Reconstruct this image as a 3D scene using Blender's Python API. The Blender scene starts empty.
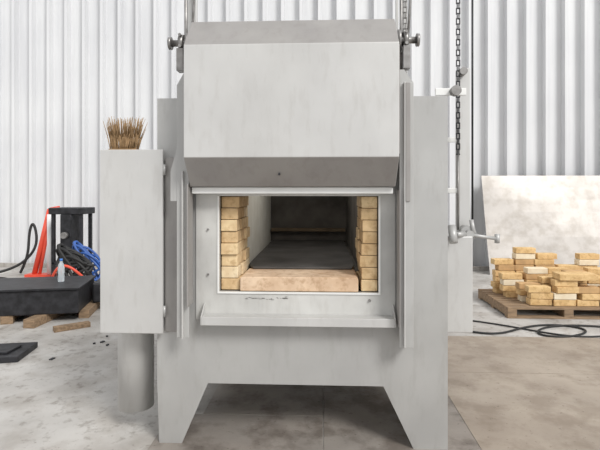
import bpy, bmesh, math, random
from mathutils import Vector, Matrix
random.seed(4)
S = bpy.context.scene
COL = S.collection
S.view_settings.view_transform = 'Standard'

# ------------------------------------------------------------ materials
def mat(name, c1, c2=None, rough=0.5, metal=0.0, scale=6.0, bump=0.0, detail=6, stretch=(1,1,1), spec=0.5, lo=.35, hi=.65, dirt=None):
    m = bpy.data.materials.new(name); m.use_nodes = True
    nt = m.node_tree; b = nt.nodes['Principled BSDF']
    b.inputs['Roughness'].default_value = rough
    b.inputs['Metallic'].default_value = metal
    b.inputs['Specular IOR Level'].default_value = spec
    c2 = c2 or tuple(x*0.9 for x in c1)
    tc = nt.nodes.new('ShaderNodeTexCoord'); mp = nt.nodes.new('ShaderNodeMapping')
    mp.inputs['Scale'].default_value = stretch
    n = nt.nodes.new('ShaderNodeTexNoise'); n.inputs['Scale'].default_value = scale; n.inputs['Detail'].default_value = detail
    r = nt.nodes.new('ShaderNodeValToRGB')
    r.color_ramp.elements[0].position = lo; r.color_ramp.elements[1].position = hi
    r.color_ramp.elements[0].color = (*c2, 1); r.color_ramp.elements[1].color = (*c1, 1)
    nt.links.new(tc.outputs['Object'], mp.inputs['Vector']); nt.links.new(mp.outputs[0], n.inputs['Vector'])
    nt.links.new(n.outputs[0], r.inputs[0])
    out = r.outputs[0]
    for (sc, st, colr, l, h, amt) in (dirt or []):
        mp2 = nt.nodes.new('ShaderNodeMapping'); mp2.inputs['Scale'].default_value = st; mp2.inputs['Location'].default_value = (sc*.37, 2.1, sc*.11)
        n2 = nt.nodes.new('ShaderNodeTexNoise'); n2.inputs['Scale'].default_value = sc; n2.inputs['Detail'].default_value = 9; n2.inputs['Roughness'].default_value = .62
        r2 = nt.nodes.new('ShaderNodeValToRGB'); r2.color_ramp.elements[0].position = l; r2.color_ramp.elements[1].position = h
        r2.color_ramp.elements[0].color = (*colr,1); r2.color_ramp.elements[1].color = (1,1,1,1)
        mx = nt.nodes.new('ShaderNodeMixRGB'); mx.blend_type = 'MULTIPLY'; mx.inputs[0].default_value = amt
        nt.links.new(tc.outputs['Object'], mp2.inputs['Vector']); nt.links.new(mp2.outputs[0], n2.inputs['Vector'])
        nt.links.new(n2.outputs[0], r2.inputs[0]); nt.links.new(out, mx.inputs[1]); nt.links.new(r2.outputs[0], mx.inputs[2])
        out = mx.outputs[0]
    nt.links.new(out, b.inputs['Base Color'])
    if bump:
        bp = nt.nodes.new('ShaderNodeBump'); bp.inputs['Strength'].default_value = bump; bp.inputs['Distance'].default_value = .01
        nt.links.new(n.outputs[0], bp.inputs['Height']); nt.links.new(bp.outputs[0], b.inputs['Normal'])
    return m
grime = [(1.7,(1,1,.5),(.90,.895,.885),.38,.55,.6),(22,(1,1,.25),(.90,.89,.88),.36,.48,.6)]
M = {}
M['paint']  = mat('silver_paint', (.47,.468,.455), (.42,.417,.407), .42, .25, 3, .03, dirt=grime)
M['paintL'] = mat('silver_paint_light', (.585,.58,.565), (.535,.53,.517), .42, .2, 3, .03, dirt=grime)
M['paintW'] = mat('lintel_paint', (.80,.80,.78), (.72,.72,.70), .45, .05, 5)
M['paintShade'] = mat('silver_paint_shaded', (.36,.345,.33), (.31,.295,.285), .42, .25, 4, .03, dirt=grime)  # darker copy of the silver paint, carries shade on door bevels and guides
M['face']   = mat('heated_face_paint', (.62,.615,.59), (.50,.495,.475), .5, .1, 4, dirt=grime)
M['steel']  = mat('bare_steel', (.35,.34,.33), (.22,.21,.2), .4, .7, 20)
M['dark']   = mat('dark_steel', (.040,.040,.045), (.018,.018,.02), .5, .4, 12)
M['black']  = mat('black_rubber', (.02,.02,.02), (.012,.012,.012), .6)
bd = [(26,(1,1,1),(.62,.53,.43),.36,.5,.6),(4,(1,1,1),(.84,.77,.70),.4,.55,.6)]
M['bk1'] = mat('firebrick_a', (.80,.63,.38), (.68,.50,.29), .9, 0, 18, .4, dirt=bd)
M['bk2'] = mat('firebrick_b', (.82,.69,.48), (.74,.59,.38), .9, 0, 18, .4, dirt=bd)
M['bk3'] = mat('firebrick_c', (.70,.51,.29), (.58,.41,.22), .9, 0, 18, .4, dirt=bd)
M['sb1'] = mat('stack_brick_a', (.78,.55,.28), (.66,.45,.21), .9, 0, 12, .3, dirt=bd)
M['sb2'] = mat('stack_brick_b', (.82,.73,.56), (.74,.62,.44), .9, 0, 12, .3)
M['sb3'] = mat('stack_brick_c', (.60,.38,.18), (.46,.29,.14), .9, 0, 12, .3)
M['hearth'] = mat('hearth_brick', (.78,.60,.43), (.62,.45,.31), .9, 0, 9, .4, dirt=bd)
M['mortar'] = mat('mortar', (.22,.16,.10), (.15,.11,.07), .95)
M['fibre']  = mat('ceramic_fibre', (.86,.84,.76), (.76,.73,.64), .95, 0, 6, .3)
M['lining']   = mat('dark_lining', (.15,.135,.12), (.08,.072,.062), .9, 0, 5, .3)  # dark lining tone for right wall, back, roof and floor
M['plate']  = mat('hearth_plate', (.125,.12,.115), (.07,.066,.062), .6, .2, 5, .1)
M['wood']   = mat('rough_wood', (.34,.23,.14), (.19,.13,.08), .85, 0, 8, .2, stretch=(1,6,6))
M['straw']  = mat('straw', (.42,.27,.14), (.24,.15,.07), .8, 0, 30)
M['sheet']  = mat('sheet_metal', (.50,.47,.44), (.38,.355,.33), .40, .5, 1.6, .1, lo=.3, hi=.7, dirt=[(5,(1,1,1),(.8,.78,.75),.38,.55,.8)])
M['red']    = mat('red_paint', (.80,.10,.05), (.7,.07,.04), .45)
M['white']  = mat('white_paint', (.85,.85,.85), (.8,.8,.8), .5)
M['blue']   = mat('blue_hose', (.04,.12,.40), (.03,.09,.3), .45)
M['cap']    = mat('blue_cap', (.05,.2,.6), None, .4)
M['wall']   = mat('corrugated_paint', (.74,.745,.75), (.69,.695,.705), .45, .0, .8, dirt=[(3.0,(3,1,.12),(.88,.88,.89),.38,.56,.6)])
M['floor'] = mat('concrete', (.58,.565,.54), (.42,.405,.385), .55, 0, 1.3, 0, 12, lo=.36, hi=.62,
    dirt=[(3.2,(1,1,1),(.74,.71,.68),.36,.54,.75),(13,(1,1,1),(.58,.55,.52),.36,.46,.7),(.5,(1,1,1),(.80,.77,.74),.4,.6,.7),(45,(1,1,1),(.5,.47,.44),.30,.37,.8)])
M['ply1'] = mat('floor_sheet_tan', (.46,.395,.325), (.35,.295,.24), .5, .15, 2.0, 0, 10, lo=.3, hi=.7, dirt=[(5,(1,1,1),(.72,.69,.66),.38,.54,.8),(1.2,(1,1,1),(.8,.77,.75),.4,.6,.8),(30,(1,1,1),(.5,.47,.44),.32,.38,.8)])
M['ply2'] = mat('floor_sheet_grey', (.40,.36,.32), (.27,.245,.22), .5, .1, 1.6, 0, 10, lo=.3, hi=.7, dirt=[(5,(1,1,1),(.55,.52,.5),.38,.54,.9),(1.2,(1,1,1),(.75,.72,.7),.4,.6,.8),(30,(1,1,1),(.5,.47,.44),.32,.38,.8)])

# ------------------------------------------------------------ helpers
def empty(name, loc=(0,0,0)):
    e = bpy.data.objects.new(name, None); COL.objects.link(e); e.location = loc; e.empty_display_size = .2
    return e
def finish(bm, name, mats, parent=None, bevel=0, smooth=False):
    bmesh.ops.recalc_face_normals(bm, faces=bm.faces[:])
    me = bpy.data.meshes.new(name); bm.to_mesh(me); bm.free()
    if not isinstance(mats, (list, tuple)): mats = [mats]
    for m in mats: me.materials.append(m)
    o = bpy.data.objects.new(name, me); COL.objects.link(o)
    if parent: o.parent = parent
    if smooth:
        for p in me.polygons: p.use_smooth = True
    if bevel:
        md = o.modifiers.new('bevel', 'BEVEL'); md.width = bevel; md.segments = 2; md.limit_method = 'ANGLE'
        md.harden_normals = False
    return o
def addbox(bm, x0,x1,y0,y1,z0,z1, mi=0, rot=0, jitter=0):
    cx,cy,cz = (x0+x1)/2,(y0+y1)/2,(z0+z1)/2
    mtx = Matrix.Translation((cx,cy,cz)) @ Matrix.Rotation(rot,4,'Z') @ Matrix.Diagonal((x1-x0,y1-y0,z1-z0,1))
    r = bmesh.ops.create_cube(bm, size=1, matrix=mtx)
    for f in {f for v in r['verts'] for f in v.link_faces}: f.material_index = mi
def box(name, b, m, parent=None, bevel=.004):
    bm = bmesh.new(); addbox(bm, *b); return finish(bm, name, m, parent, bevel)
def boxes(name, bs, m, parent=None, bevel=.003):
    bm = bmesh.new()
    for b in bs: addbox(bm, *b)
    return finish(bm, name, m, parent, bevel)
def addprism(bm, pts, a0, a1, axis='Y', mi=0):
    def P(p, a): return (p[0], a, p[1]) if axis == 'Y' else ((a, p[0], p[1]) if axis == 'X' else (p[0], p[1], a))
    v0 = [bm.verts.new(P(p,a0)) for p in pts]; v1 = [bm.verts.new(P(p,a1)) for p in pts]
    n = len(pts); fs = [bm.faces.new(v0), bm.faces.new(v1[::-1])]
    for i in range(n): fs.append(bm.faces.new((v0[i], v1[i], v1[(i+1)%n], v0[(i+1)%n])))
    for f in fs: f.material_index = mi
    return fs
def addcyl(bm, p0, p1, r, seg=20, r2=None, mi=0):
    p0, p1 = Vector(p0), Vector(p1); d = p1-p0
    q = d.to_track_quat('Z','Y').to_matrix().to_4x4()
    rr = bmesh.ops.create_cone(bm, cap_ends=True, segments=seg, radius1=r, radius2=r if r2 is None else r2, depth=d.length,
                          matrix=Matrix.Translation((p0+p1)/2) @ q)
    for f in {f for v in rr['verts'] for f in v.link_faces}:
        f.material_index = mi; f.smooth = len(f.verts) == 4
def cyls(name, cs, m, parent=None):
    bm = bmesh.new()
    for c in cs: addcyl(bm, *c)
    return finish(bm, name, m, parent)
def tube(name, pts, r, m, parent=None):
    cu = bpy.data.curves.new(name, 'CURVE'); cu.dimensions = '3D'; cu.bevel_depth = r; cu.bevel_resolution = 3; cu.resolution_u = 10
    sp = cu.splines.new('NURBS'); sp.points.add(len(pts)-1)
    for i,p in enumerate(pts): sp.points[i].co = (*p, 1)
    sp.use_endpoint_u = True; sp.order_u = 4
    cu.materials.append(m)
    o = bpy.data.objects.new(name, cu); COL.objects.link(o)
    if parent: o.parent = parent
    return o

# ------------------------------------------------------------ room
box('floor', (-9,9,-2.5,9.1,-.1,0), M['floor'], bevel=0)
bm = bmesh.new(); prof = []
x = -9.0; pitch = .335
while x < 9:
    prof += [(x, 8.80), (x+.215, 8.80), (x+.222, 8.67), (x+.268, 8.67), (x+.275, 8.80)]
    x += pitch
prof.append((9.2, 8.80))
lo = [bm.verts.new((p[0],p[1],0)) for p in prof]; hi = [bm.verts.new((p[0],p[1],6.5)) for p in prof]
for i in range(len(prof)-1): bm.faces.new((lo[i],lo[i+1],hi[i+1],hi[i]))
wb = finish(bm, 'wall_back', M['wall'])
sd = wb.modifiers.new('solid','SOLIDIFY'); sd.thickness = .01; sd.offset = 0
box('baseboard_back', (-9,9,8.59,8.66,0,.07), M['floor'])

fs = [(.78,2.9,3.785,4.72,'ply1'), (-.95,.005,1.2,3.0,'ply2'), (.01,.866,1.2,3.78,'ply2'),(.87,2.6,1.2,3.78,'ply1'),(-.75,.005,3.01,4.7,'ply2')]
for a in fs:
    box('floor_sheet', (a[0],a[1],a[2],a[3],.0005,.004), M[a[4]], bevel=0)

# ------------------------------------------------------------ furnace
F = empty('industrial_furnace', (0,2.65,0))
def fp(o):
    o.parent = F; o.matrix_parent_inverse = Matrix.Translation((0,-2.65,0)); return o
L,R,T = -.922,.685,1.932
ox0,ox1,oz0,oz1 = -.569,.309,.856,1.386
YF,YB = 2.65,4.78
bm = bmesh.new()
addprism(bm, [(L,oz0),(ox0,oz0),(ox0,oz1),(L,oz1)], YF, YF+.02)
addprism(bm, [(ox1,oz0),(R,oz0),(R,oz1),(ox1,oz1)], YF, YF+.02)
addprism(bm, [(L,oz1),(R,oz1),(R,T),(L,T)], YF, YF+.02)
addprism(bm, [(L,.342),(L,oz0),(R,oz0),(R,.342)], YF, YF+.02)
addprism(bm, [(L+.012,0),(L,.342),(-.635,.342),(-.784,0)], YF, YF+.02)
addprism(bm, [(.337,.342),(R,.342),(R,0),(.502,0)], YF, YF+.02)
fp(finish(bm, 'front_plate', M['paint']))
bm = bmesh.new()
addprism(bm, [(L,0),(L,T),(R,T),(R,0),(.502,0),(.337,.342),(-.635,.342),(-.784,0)], YB-.02, YB)
fp(finish(bm, 'back_plate', M['paint']))
bm = bmesh.new()
for xa,xb in ((L,L+.02),(R-.02,R)):
    addprism(bm, [(YF+.02,0),(YF+.02,T),(YB-.02,T),(YB-.02,0),(YB-.4,0),(YB-.6,.342),(YF+.6,.342),(YF+.4,0)], xa, xb, 'X')
addbox(bm, L+.02,R-.02,YF+.02,YB-.02,T-.02,T)
addbox(bm, L+.02,R-.02,YF+.02,YB-.02,.342,.362)
fp(finish(bm, 'casing', M['paint']))
bm = bmesh.new(); a0,a1,b0,b1 = -.70,.40,.70,1.397; y0,y1 = YF-.008,YF
addbox(bm,a0,ox0,y0,y1,b0,b1); addbox(bm,ox1,a1,y0,y1,b0,b1); addbox(bm,ox0,ox1,y0,y1,b0,oz0); addbox(bm,ox0,ox1,y0,y1,oz1,b1)
fp(finish(bm,'face_panel',M['face']))
fp(box('lintel_bar', (-.70,.375,2.55,YF,1.399,1.434), M['paintW']))
bm = bmesh.new()
for i in range(34):
    px = -.43+.24*random.random(); pz = .818+random.gauss(0,.004)
    addbox(bm, px, px+random.uniform(.004,.018), YF-.0095, YF-.008, pz, pz+random.uniform(.001,.003))
fp(finish(bm,'scuff_marks',M['steel']))
bm = bmesh.new(); w=.010
addbox(bm,ox0-w,ox0,YF-.014,YF-.008,oz0-w,oz1); addbox(bm,ox1,ox1+w,YF-.014,YF-.008,oz0-w,oz1); addbox(bm,ox0,ox1,YF-.014,YF-.008,oz0-w,oz0)
fp(finish(bm,'opening_trim',M['paintW']))
fp(cyls('face_bolts', [((.26,2.632,.815),(.26,2.645,.815),.007),((-.632,2.632,1.2),(-.632,2.645,1.2),.006),((-.632,2.632,.95),(-.632,2.645,.95),.006)], M['steel']))

bm = bmesh.new()
def brick(x0,x1,y0,y1,z0,z1):
    g=.0015; addbox(bm, x0+g,x1-g,y0+g,y1-g,z0+g,z1-g, random.choice([0,0,1,2]))
n=8; hz=(oz1-oz0-.004)/n
for i in range(n):
    z0=oz0+.002+i*hz; off=.115 if i%2 else 0
    for side in (0,1):
        xa,xb = (ox0+.002,-.462) if side==0 else (.212,ox1-.002)
        ys=[YF+.012]+[YF+.012+.23*k-off for k in range(1,3) if YF+.012+.23*k-off<3.0]+[3.05]
        for k in range(len(ys)-1):
            dx = random.uniform(-.012,.006)
            if side==0: brick(xa,xb+dx,ys[k]+random.uniform(0,.016),ys[k+1],z0,z0+hz)
            else: brick(xa-dx,xb,ys[k]+random.uniform(0,.016),ys[k+1],z0,z0+hz)
fp(finish(bm,'jamb_bricks',[M['bk1'],M['bk2'],M['bk3']],bevel=.004))
bm = bmesh.new()
addprism(bm,[(-.455,oz0+.002),(.200,oz0+.002),(.200,.930),(.190,.938),(-.445,.938),(-.455,.930)],YF-.004,2.94)
fp(finish(bm,'hearth_sill',M['hearth'],bevel=.006))
fp(boxes('mortar_backing',[(ox0-.02,ox0,YF+.03,3.05,oz0,oz1),(ox1,ox1+.02,YF+.03,3.05,oz0,oz1),(ox0+.004,-.482,YF+.03,3.04,oz0+.004,oz1-.004),(.228,ox1-.004,YF+.03,3.04,oz0+.004,oz1-.004)],M['mortar'],bevel=0))
fp(box('chamber_wall_left',(-.60,-.488,3.05,4.56,.86,1.8),M['fibre'],bevel=0))
fp(box('chamber_wall_right',(.230,.34,3.05,4.56,.86,1.8),M['lining'],bevel=0))
fp(box('chamber_back',(-.60,.34,4.56,4.66,.86,1.8),M['lining'],bevel=0))
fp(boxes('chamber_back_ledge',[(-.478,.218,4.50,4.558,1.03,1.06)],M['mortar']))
fp(boxes('chamber_roof',[(-.60,.34,3.05,4.66,1.80,1.88),(ox0,ox1,YF+.03,3.05,oz1,1.46)],M['lining'],bevel=0))
fp(box('chamber_floor',(-.60,.34,2.95,4.66,.80,.925),M['lining'],bevel=0))
bm = bmesh.new()
addprism(bm,[(-.42,2.90),(.18,2.90),(.20,3.0),(.20,4.50),(-.46,4.50),(-.46,3.0)],.940,.952,'Z')
fp(finish(bm,'hearth_tray',M['plate'],bevel=.004))
al = bpy.data.lights.new('chamber_fill_light','AREA'); al.energy=3.0; al.shape='RECTANGLE'; al.size=.25; al.size_y=.7; al.color=(1,.96,.9)  # added fill light to brighten the chamber, no fixture there
alo = bpy.data.objects.new('chamber_fill_light',al); COL.objects.link(alo); alo.location=(.05,3.50,1.76)
alo.rotation_euler=(0,math.radians(35),0); fp(alo)

# lifted door
bm = bmesh.new()
prof=[(2.40,1.584),(2.40,2.155),(2.55,2.322),(2.625,2.322),(2.625,1.437),(2.52,1.437)]
fcs=addprism(bm,prof,-.70,.383,'X')
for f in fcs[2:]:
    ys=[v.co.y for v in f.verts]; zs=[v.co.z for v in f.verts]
    if max(zs)-min(zs)>.1 and max(ys)-min(ys)>.05: f.material_index=1  # shade of the downward bevel put into its colour, upper bevel matches
fp(finish(bm,'lifting_door',[M['paintL'],M['paintShade']],bevel=.004))
fp(cyls('door_bolts',[((-.22,2.455,1.50),(-.22,2.47,1.50),.006)],M['dark']))
fp(boxes('door_edge_strips',[(-.706,-.700,2.42,2.60,1.60,2.15),(.383,.389,2.42,2.60,1.60,2.15)],M['paintShade']))

# guides
fp(boxes('door_guide_left',[(-.775,-.708,2.53,2.542,.63,1.98),(-.775,-.763,2.542,2.65,.63,1.98)],M['paint']))
fp(boxes('door_guide_right',[(.405,.478,2.53,2.542,.592,1.98),(.466,.478,2.542,2.65,.592,1.98)],M['paint']))
fp(boxes('guide_inner_left',[(-.742,-.735,2.505,2.53,.63,1.52)],M['paintL']))
fp(boxes('guide_inner_right',[(.425,.432,2.505,2.53,.60,1.98)],M['paintL']))
fp(boxes('guide_shade_strips',[(-.713,-.706,2.50,2.60,.80,1.45),(.400,.405,2.50,2.60,.70,1.42),(.436,.460,2.522,2.53,1.36,1.98)],M['paintShade']))  # dark strips painting the shadow along the guides
bm = bmesh.new()
addprism(bm,[(-.81,1.36),(-.775,1.36),(-.775,1.64),(-.81,1.52)],2.535,2.65)
addprism(bm,[(.405,1.98),(.478,1.98),(.43,2.05),(.405,2.05)],2.535,2.548)
addprism(bm,[(-.775,1.98),(-.708,1.98),(-.708,2.05),(-.735,2.05)],2.535,2.548)
fp(finish(bm,'guide_gussets',M['paint']))
bm = bmesh.new()
addbox(bm,-.648,.384,2.56,2.65,.728,.736); addbox(bm,-.648,.384,2.556,2.562,.69,.736)
addprism(bm,[(2.65,.69),(2.65,.79),(2.63,.79),(2.556,.736),(2.556,.69)],-.654,-.648,'X')
addprism(bm,[(2.65,.69),(2.65,.79),(2.63,.79),(2.556,.736),(2.556,.69)],.384,.390,'X')
fp(finish(bm,'front_ledge',M['paintL'],bevel=.002))

fp(boxes('hoist_posts',[(-.765,-.735,2.69,2.73,1.93,2.75),(.44,.475,2.69,2.73,1.93,2.75),(-.72,-.70,2.66,2.68,1.93,2.6),(.405,.42,2.66,2.68,1.93,2.75)],M['paintL']))
bm = bmesh.new()
for sx,x0 in ((-1,-.70),(1,.383)):
    addcyl(bm,(x0,2.59,2.22),(x0+sx*.12,2.59,2.22),.018)
    addcyl(bm,(x0+sx*.05,2.59,2.22),(x0+sx*.075,2.59,2.22),.045)
    addcyl(bm,(x0+sx*.12,2.59,2.22),(x0+sx*.135,2.59,2.22),.034)
    addcyl(bm,(x0+sx*.02,2.59,2.22),(x0+sx*.035,2.59,2.22),.055)
    addbox(bm,x0+min(sx*.04,sx*.085),x0+max(sx*.04,sx*.085),2.57,2.69,2.15,2.18)
    addbox(bm,x0+min(sx*.045,sx*.08),x0+max(sx*.045,sx*.08),2.54,2.60,2.06,2.18)
    for dz in (-.03,.03): addcyl(bm,(x0+sx*.06,2.53,2.22+dz),(x0+sx*.06,2.55,2.22+dz),.008)
fp(finish(bm,'trunnion_bearings',M['steel']))
fp(cyls('tie_rods',[((-.745,2.60,1.9),(-.745,2.60,2.75),.009),((.425,2.60,1.9),(.425,2.60,2.75),.009),((.46,2.62,2.2),(.50,2.62,2.75),.007),((-.72,2.62,2.2),(-.69,2.62,2.75),.007)],M['steel']))
def chain(name, x, y, z0, z1, m):
    bm = bmesh.new(); z=z0; i=0
    while z<z1:
        for dx in (-.009,.009):
            k = 1 if i%2 else .55
            addbox(bm,x+dx*k-.0018,x+dx*k+.0018,y-.006,y+.006,z,z+.036)
        addcyl(bm,(x-.011,y,z+.004),(x+.011,y,z+.004),.0035,8)
        z+=.030; i+=1
    return fp(finish(bm,name,m))
chain('hoist_chain_side',.782,2.80,1.62,2.85,M['dark'])
fp(cyls('chain_drop_rod',[((.782,2.80,1.19),(.782,2.80,1.625),.005)],M['steel']))
chain('hoist_chain_door',.455,2.66,2.0,2.8,M['steel'])
bm = bmesh.new()
addbox(bm,.80,.862,2.84,2.85,1.16,2.13); addbox(bm,.80,.808,2.85,2.92,1.16,2.13); addbox(bm,.854,.862,2.85,2.92,1.16,2.13)
fp(finish(bm,'side_mast',M['paintL'],bevel=.002))
fp(boxes('mast_brackets',[(.63,.80,2.70,2.715,1.945,1.985),(.685,.80,2.86,2.875,1.40,1.43),(.685,.80,2.86,2.875,1.70,1.73)],M['paintW']))
fp(cyls('side_cable',[((.885,2.87,1.2),(.885,2.87,2.85),.006)],M['dark']))
fp(cyls('bracket_sheaves',[((.735,2.66,1.965),(.735,2.70,1.965),.028),((.81,2.78,2.10),(.81,2.84,2.10),.022)],M['steel']))
fp(box('side_box_right',(.686,.842,2.72,3.3,.62,1.16),M['paintL'],bevel=.006))
bm = bmesh.new()
addcyl(bm,(.83,2.76,1.17),(.83,2.84,1.17),.045); addcyl(bm,(.83,2.73,1.17),(.83,2.76,1.17),.022)
addcyl(bm,(.80,2.75,1.17),(.985,2.75,1.145),.010); addcyl(bm,(.985,2.75,1.12),(.985,2.75,1.17),.014)
addcyl(bm,(.72,2.66,1.13),(.72,2.70,1.22),.022); addcyl(bm,(.74,2.70,1.17),(.80,2.74,1.17),.016)
addcyl(bm,(.86,2.76,1.16),(.845,2.76,1.25),.012)
fp(finish(bm,'door_lever',M['paint']))
bm = bmesh.new()
addbox(bm,-1.224,-.922,2.618,3.06,.63,1.64)
fp(finish(bm,'side_cabinet',M['paint'],bevel=.004))
fp(box('side_cabinet_door',(-1.226,-.874,2.60,2.618,.628,1.642),M['paintL'],bevel=.004))
fp(boxes('cabinet_return',[(-.874,-.80,2.636,2.648,.63,1.60)],M['paintShade']))
fp(cyls('cabinet_hinges',[((-.868,2.609,1.50),(-.868,2.609,1.56),.008),((-.868,2.609,.72),(-.868,2.609,.78),.008)],M['paint']))
bm = bmesh.new(); seg=40; rings=[]
for r,z in ((.105,.63),(.105,.115),(.099,.115),(.099,.60)):
    rings.append([bm.verts.new((-1.125+r*math.cos(2*math.pi*i/seg),2.86+r*math.sin(2*math.pi*i/seg),z)) for i in range(seg)])
for a,b in zip(rings,rings[1:]):
    for i in range(seg): bm.faces.new((a[i],a[(i+1)%seg],b[(i+1)%seg],b[i]))
d=fp(finish(bm,'vent_duct',M['paintL']))
for p in d.data.polygons: p.use_smooth=abs(p.normal.z)<.5

# ------------------------------------------------------------ straw brush on cabinet
bm = bmesh.new()
for i in range(190):
    t=random.random(); bx=-1.215+.15*t; by=2.72+random.uniform(-.025,.025)
    h=random.uniform(.13,.20); lx=(t-.45)*.07+random.gauss(0,.012); ly=random.gauss(0,.012)
    mid=(bx+lx*.4,by+ly*.5,1.645+h*.5)
    addcyl(bm,(bx,by,1.645),mid,.0024,4); addcyl(bm,mid,(bx+lx,by+ly,1.645+h),.0024,4,r2=.001)
addbox(bm,-1.218,-1.06,2.69,2.75,1.643,1.655)
finish(bm,'straw_brush',M['straw'])

# ------------------------------------------------------------ brick pallet
P = empty('brick_pallet',(2.7,5.9,0))
def pp(o): o.parent=P; o.matrix_parent_inverse=Matrix.Translation((-2.7,-5.9,0)); return o
bm = bmesh.new()
for k in range(9): addbox(bm,2.05,3.42,5.40+k*.115,5.49+k*.115,.10,.122)
for xx in (2.05,2.66,3.32): addbox(bm,xx,xx+.1,5.40,6.41,.022,.10)
for yy in (5.40,5.85,6.32): addbox(bm,2.05,3.42,yy,yy+.09,0,.022)
pp(finish(bm,'pallet',M['wood'],bevel=.003))
bm = bmesh.new()
def stack(x,y,n,lx=.25,ly=.125,h=.072,z=.122):
    for i in range(n):
        jx,jy=random.uniform(-.03,.03),random.uniform(-.008,.008)
        addbox(bm,x+jx,x+jx+lx-.006,y+jy,y+jy+ly-.006,z+i*h,z+(i+1)*h-.003,random.choice([0,0,0,1,2]),random.uniform(-.06,.06))
for (x,y,n) in [(2.34,5.50,3),(2.60,5.48,4),(2.87,5.48,3),(3.14,5.46,4),
                (2.30,5.68,3),(2.56,5.68,4),(2.82,5.68,5),(3.08,5.68,4),
                (2.20,5.90,4),(2.44,5.90,5),(2.69,5.90,5),(2.95,5.90,4),(3.20,5.90,5),
                (2.18,6.12,6),(2.42,6.12,8),(2.67,6.12,7),(2.94,6.12,5),(3.20,6.12,7)]:
    stack(x,y,n)
stack(2.62,5.46,1,.42,.2,.075,.122+4*.072)
pp(finish(bm,'firebricks',[M['sb1'],M['sb2'],M['sb3']],bevel=.006))

bm = bmesh.new()
nx,nz=16,8; g=[]
for i in range(nx+1):
    col=[]
    for j in range(nz+1):
        u,v=i/nx,j/nz
        xx=2.80+2.6*u; zz=.0+1.67*v
        yy=8.14+.44*v+.010*math.sin(7*u+3*v)*math.sin(math.pi*v)
        col.append(bm.verts.new((xx,yy,zz)))
    g.append(col)
for i in range(nx):
    for j in range(nz): bm.faces.new((g[i][j],g[i+1][j],g[i+1][j+1],g[i][j+1]))
o=finish(bm,'sheet_metal_panel',M['sheet']); sd=o.modifiers.new('s','SOLIDIFY'); sd.thickness=.003; sd.offset=1

tube('power_cable',[(1.15,5.2,.012),(1.4,4.85,.012),(1.7,4.72,.012),(1.95,4.95,.012),(2.3,5.15,.012),(2.6,5.1,.012),(2.7,4.9,.012),(2.3,4.65,.012),(2.0,4.8,.012),(2.5,5.25,.012),(3.2,5.0,.012),(3.6,4.7,.012)],.010,M['black'])
tube('power_cable',[(1.1,5.6,.01),(1.5,5.3,.01),(1.9,5.15,.01),(2.4,4.6,.01),(2.9,4.8,.01),(3.5,5.1,.01)],.008,M['black'])

# ------------------------------------------------------------ left clutter
D = empty('steel_beam_stack',(-3.3,5.4,0))
def dp(o): o.parent=D; o.matrix_parent_inverse=Matrix.Translation((3.3,-5.4,0)); return o
dp(box('beam_large',(-5.0,-2.72,4.92,5.62,.09,.35),M['dark'],bevel=.012))
dp(box('beam_flange',(-5.0,-2.70,4.89,5.65,.35,.372),M['dark'],bevel=.004))
dp(box('beam_small',(-2.68,-2.42,5.35,6.2,.10,.33),M['dark'],bevel=.02))
dp(boxes('timber_bearers',[(-4.1,-4.0,4.9,5.7,0,.09),(-3.10,-2.98,4.72,5.6,0,.09,0,-.25),(-3.55,-3.43,4.93,5.7,0,.09,0,.15),(-2.75,-2.64,5.05,6.2,0,.09)],M['wood'],bevel=.005))
D.rotation_euler=(0,0,math.radians(13))
bm = bmesh.new()
for (x0,x1,y0,y1,h,r) in [(-3.7,-3.1,4.30,4.35,.03,.25),(-2.72,-2.38,4.75,4.83,.05,.7)]:
    addbox(bm,x0,x1,y0,y1,0,h,0,r)
finish(bm,'wood_offcuts',M['wood'],bevel=.003)
bm = bmesh.new()
for i in range(22):
    x=random.uniform(-3.5,-1.9); y=random.uniform(3.9,4.7); s=random.uniform(.01,.05)
    if -3.15<x<-2.45 and y<4.35: continue
    if x<-2.9 and y>4.2: continue
    if y>4.5 and x<-2.2: continue
    addbox(bm,x,x+s,y,y+s*.6,0,random.uniform(.004,.015),0,random.uniform(0,3))
finish(bm,'floor_debris',M['dark'])
bm = bmesh.new(); seg=20; rings=[]
for r,z in ((.0,.373),(.033,.373),(.036,.385),(.036,.44),(.033,.46),(.036,.48),(.036,.53),(.03,.565),(.015,.60),(.014,.615)):
    rings.append([bm.verts.new((-2.98+r*math.cos(2*math.pi*i/seg),5.36+r*math.sin(2*math.pi*i/seg),z)) for i in range(seg)])
for a,b in zip(rings,rings[1:]):
    for i in range(seg): bm.faces.new((a[i],a[(i+1)%seg],b[(i+1)%seg],b[i]))
bmesh.ops.remove_doubles(bm,verts=bm.verts[:],dist=1e-5)
for f in bm.faces: f.smooth=True
addcyl(bm,(-2.98,5.36,.608),(-2.98,5.36,.632),.017,mi=1)
M['pet']=mat('clear_plastic',(.85,.9,.93),(.8,.86,.9),.1); M['pet'].node_tree.nodes['Principled BSDF'].inputs['Transmission Weight'].default_value=.6
finish(bm,'water_bottle',[M['pet'],M['cap']])
W = empty('welding_stand',(-3.9,7.4,0))
def wp(o): o.parent=W; o.matrix_parent_inverse=Matrix.Translation((3.9,-7.4,0)); return o
wp(boxes('frame',[(-4.22,-4.17,7.3,7.35,0,1.04),(-3.78,-3.73,7.3,7.35,0,1.04),(-4.22,-4.17,7.6,7.65,0,1.04),(-3.78,-3.73,7.6,7.65,0,1.04)],M['dark']))
wp(boxes('head',[(-4.25,-3.70,7.27,7.68,1.04,1.14),(-4.05,-3.88,7.25,7.6,.30,1.04),(-4.22,-3.73,7.3,7.65,.25,.30)],M['dark'],bevel=.01))
wp(cyls('spool',[((-3.96,7.18,.72),(-3.96,7.25,.72),.05)],M['steel']))
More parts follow.
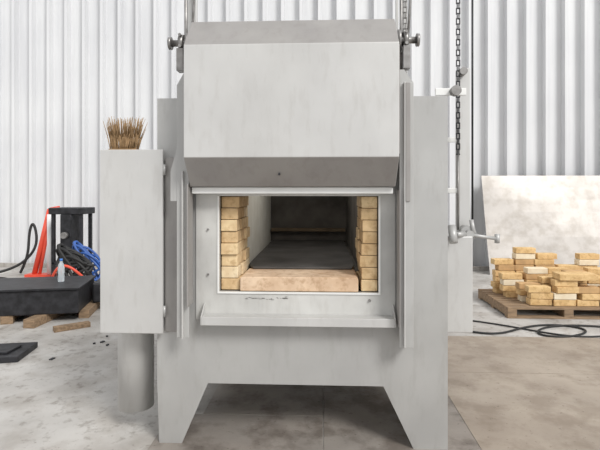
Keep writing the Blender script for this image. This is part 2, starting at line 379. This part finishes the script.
def coil(name,cx,cy,z,r,n,m,rad,h=.3):
    pts=[]
    for i in range(n*10):
        a=2*math.pi*i/10; rr=r*(1+.2*math.sin(i*1.7)); pts.append((cx+rr*math.cos(a),cy+.4*rr*math.sin(a),z+h*abs(math.sin(i*.37))*(.5+.5*math.sin(a*.5)**2)+rad))
    return tube(name,pts,rad,m)
coil('blue_hose',-3.46,6.98,.0,.22,6,M['blue'],.018,.66)
coil('black_hose',-3.52,6.70,.0,.24,9,M['black'],.022,.64)
tube('red_hose',[(-3.75,6.40,.02),(-3.62,6.32,.36),(-3.45,6.30,.46),(-3.28,6.35,.3),(-3.1,6.5,.02)],.018,M['red'])
for k in range(4):
    pts=[(-6.0+.45*i+random.uniform(-.1,.1),6.3+.35*k+random.uniform(-.35,.35),.012) for i in range(6)]
    tube('welding_cable',pts,.012,M['black'])
bm = bmesh.new()
for i in range(16):
    x=random.uniform(-5.3,-4.0); y=random.uniform(6.1,7.0); s=random.uniform(.05,.18)
    addbox(bm,x,x+s,y,y+s*.5,0,random.uniform(.015,.06),0,random.uniform(0,3))
finish(bm,'metal_offcuts',M['dark'])
bm = bmesh.new(); p0=Vector((-4.74,7.7,.0)); p1=Vector((-4.50,7.75,1.10))
addcyl(bm,p0,p1,.042,16,mi=0); addcyl(bm,p0+Vector((.09,0,0)),p1+Vector((.01,0,-.12)),.026,16,mi=0)
addcyl(bm,p1,p1+Vector((.16,0,.03)),.028,12,mi=0); addbox(bm,-4.84,-4.40,7.6,7.8,0,.04,0)
addcyl(bm,(-4.46,7.70,.04),(-4.44,7.66,1.02),.05,20,mi=1)
finish(bm,'red_lifting_jack',[M['red'],M['white']])
tube('rubber_hose',[(-5.1,7.9,.02),(-4.95,7.9,.3),(-5.0,7.95,.6),(-4.95,8.0,.95),(-4.85,8.0,.6),(-4.9,7.95,.3),(-5.2,7.8,.05),(-5.6,7.6,.02)],.022,M['black'])
bm = bmesh.new(); addprism(bm,[(-2.95,3.72),(-2.50,3.84),(-2.56,4.22),(-3.05,4.12)],0,.05,'Z'); addbox(bm,-2.85,-2.62,3.88,4.08,.05,.07)
finish(bm,'black_mounting_plate',M['dark'],bevel=.005)

# ------------------------------------------------------------ light
w = bpy.data.worlds.new('World'); S.world = w; w.use_nodes = True
bg = w.node_tree.nodes['Background']; bg.inputs[0].default_value=(.985,.99,1,1); bg.inputs[1].default_value=.86
sun = bpy.data.lights.new('sun','SUN'); sun.energy=2.6; sun.angle=math.radians(18); sun.color=(1,.985,.96)
so = bpy.data.objects.new('sun',sun); COL.objects.link(so); so.rotation_euler=(math.radians(50),0,math.radians(40))

# ------------------------------------------------------------ camera
cam = bpy.data.cameras.new('camera'); co = bpy.data.objects.new('camera',cam); COL.objects.link(co)
co.location=(0,0,1.419); co.rotation_euler=(math.radians(90),0,math.radians(2.62))
cam.sensor_width=36; cam.lens=28.8; cam.shift_y=-35/600
S.camera=co
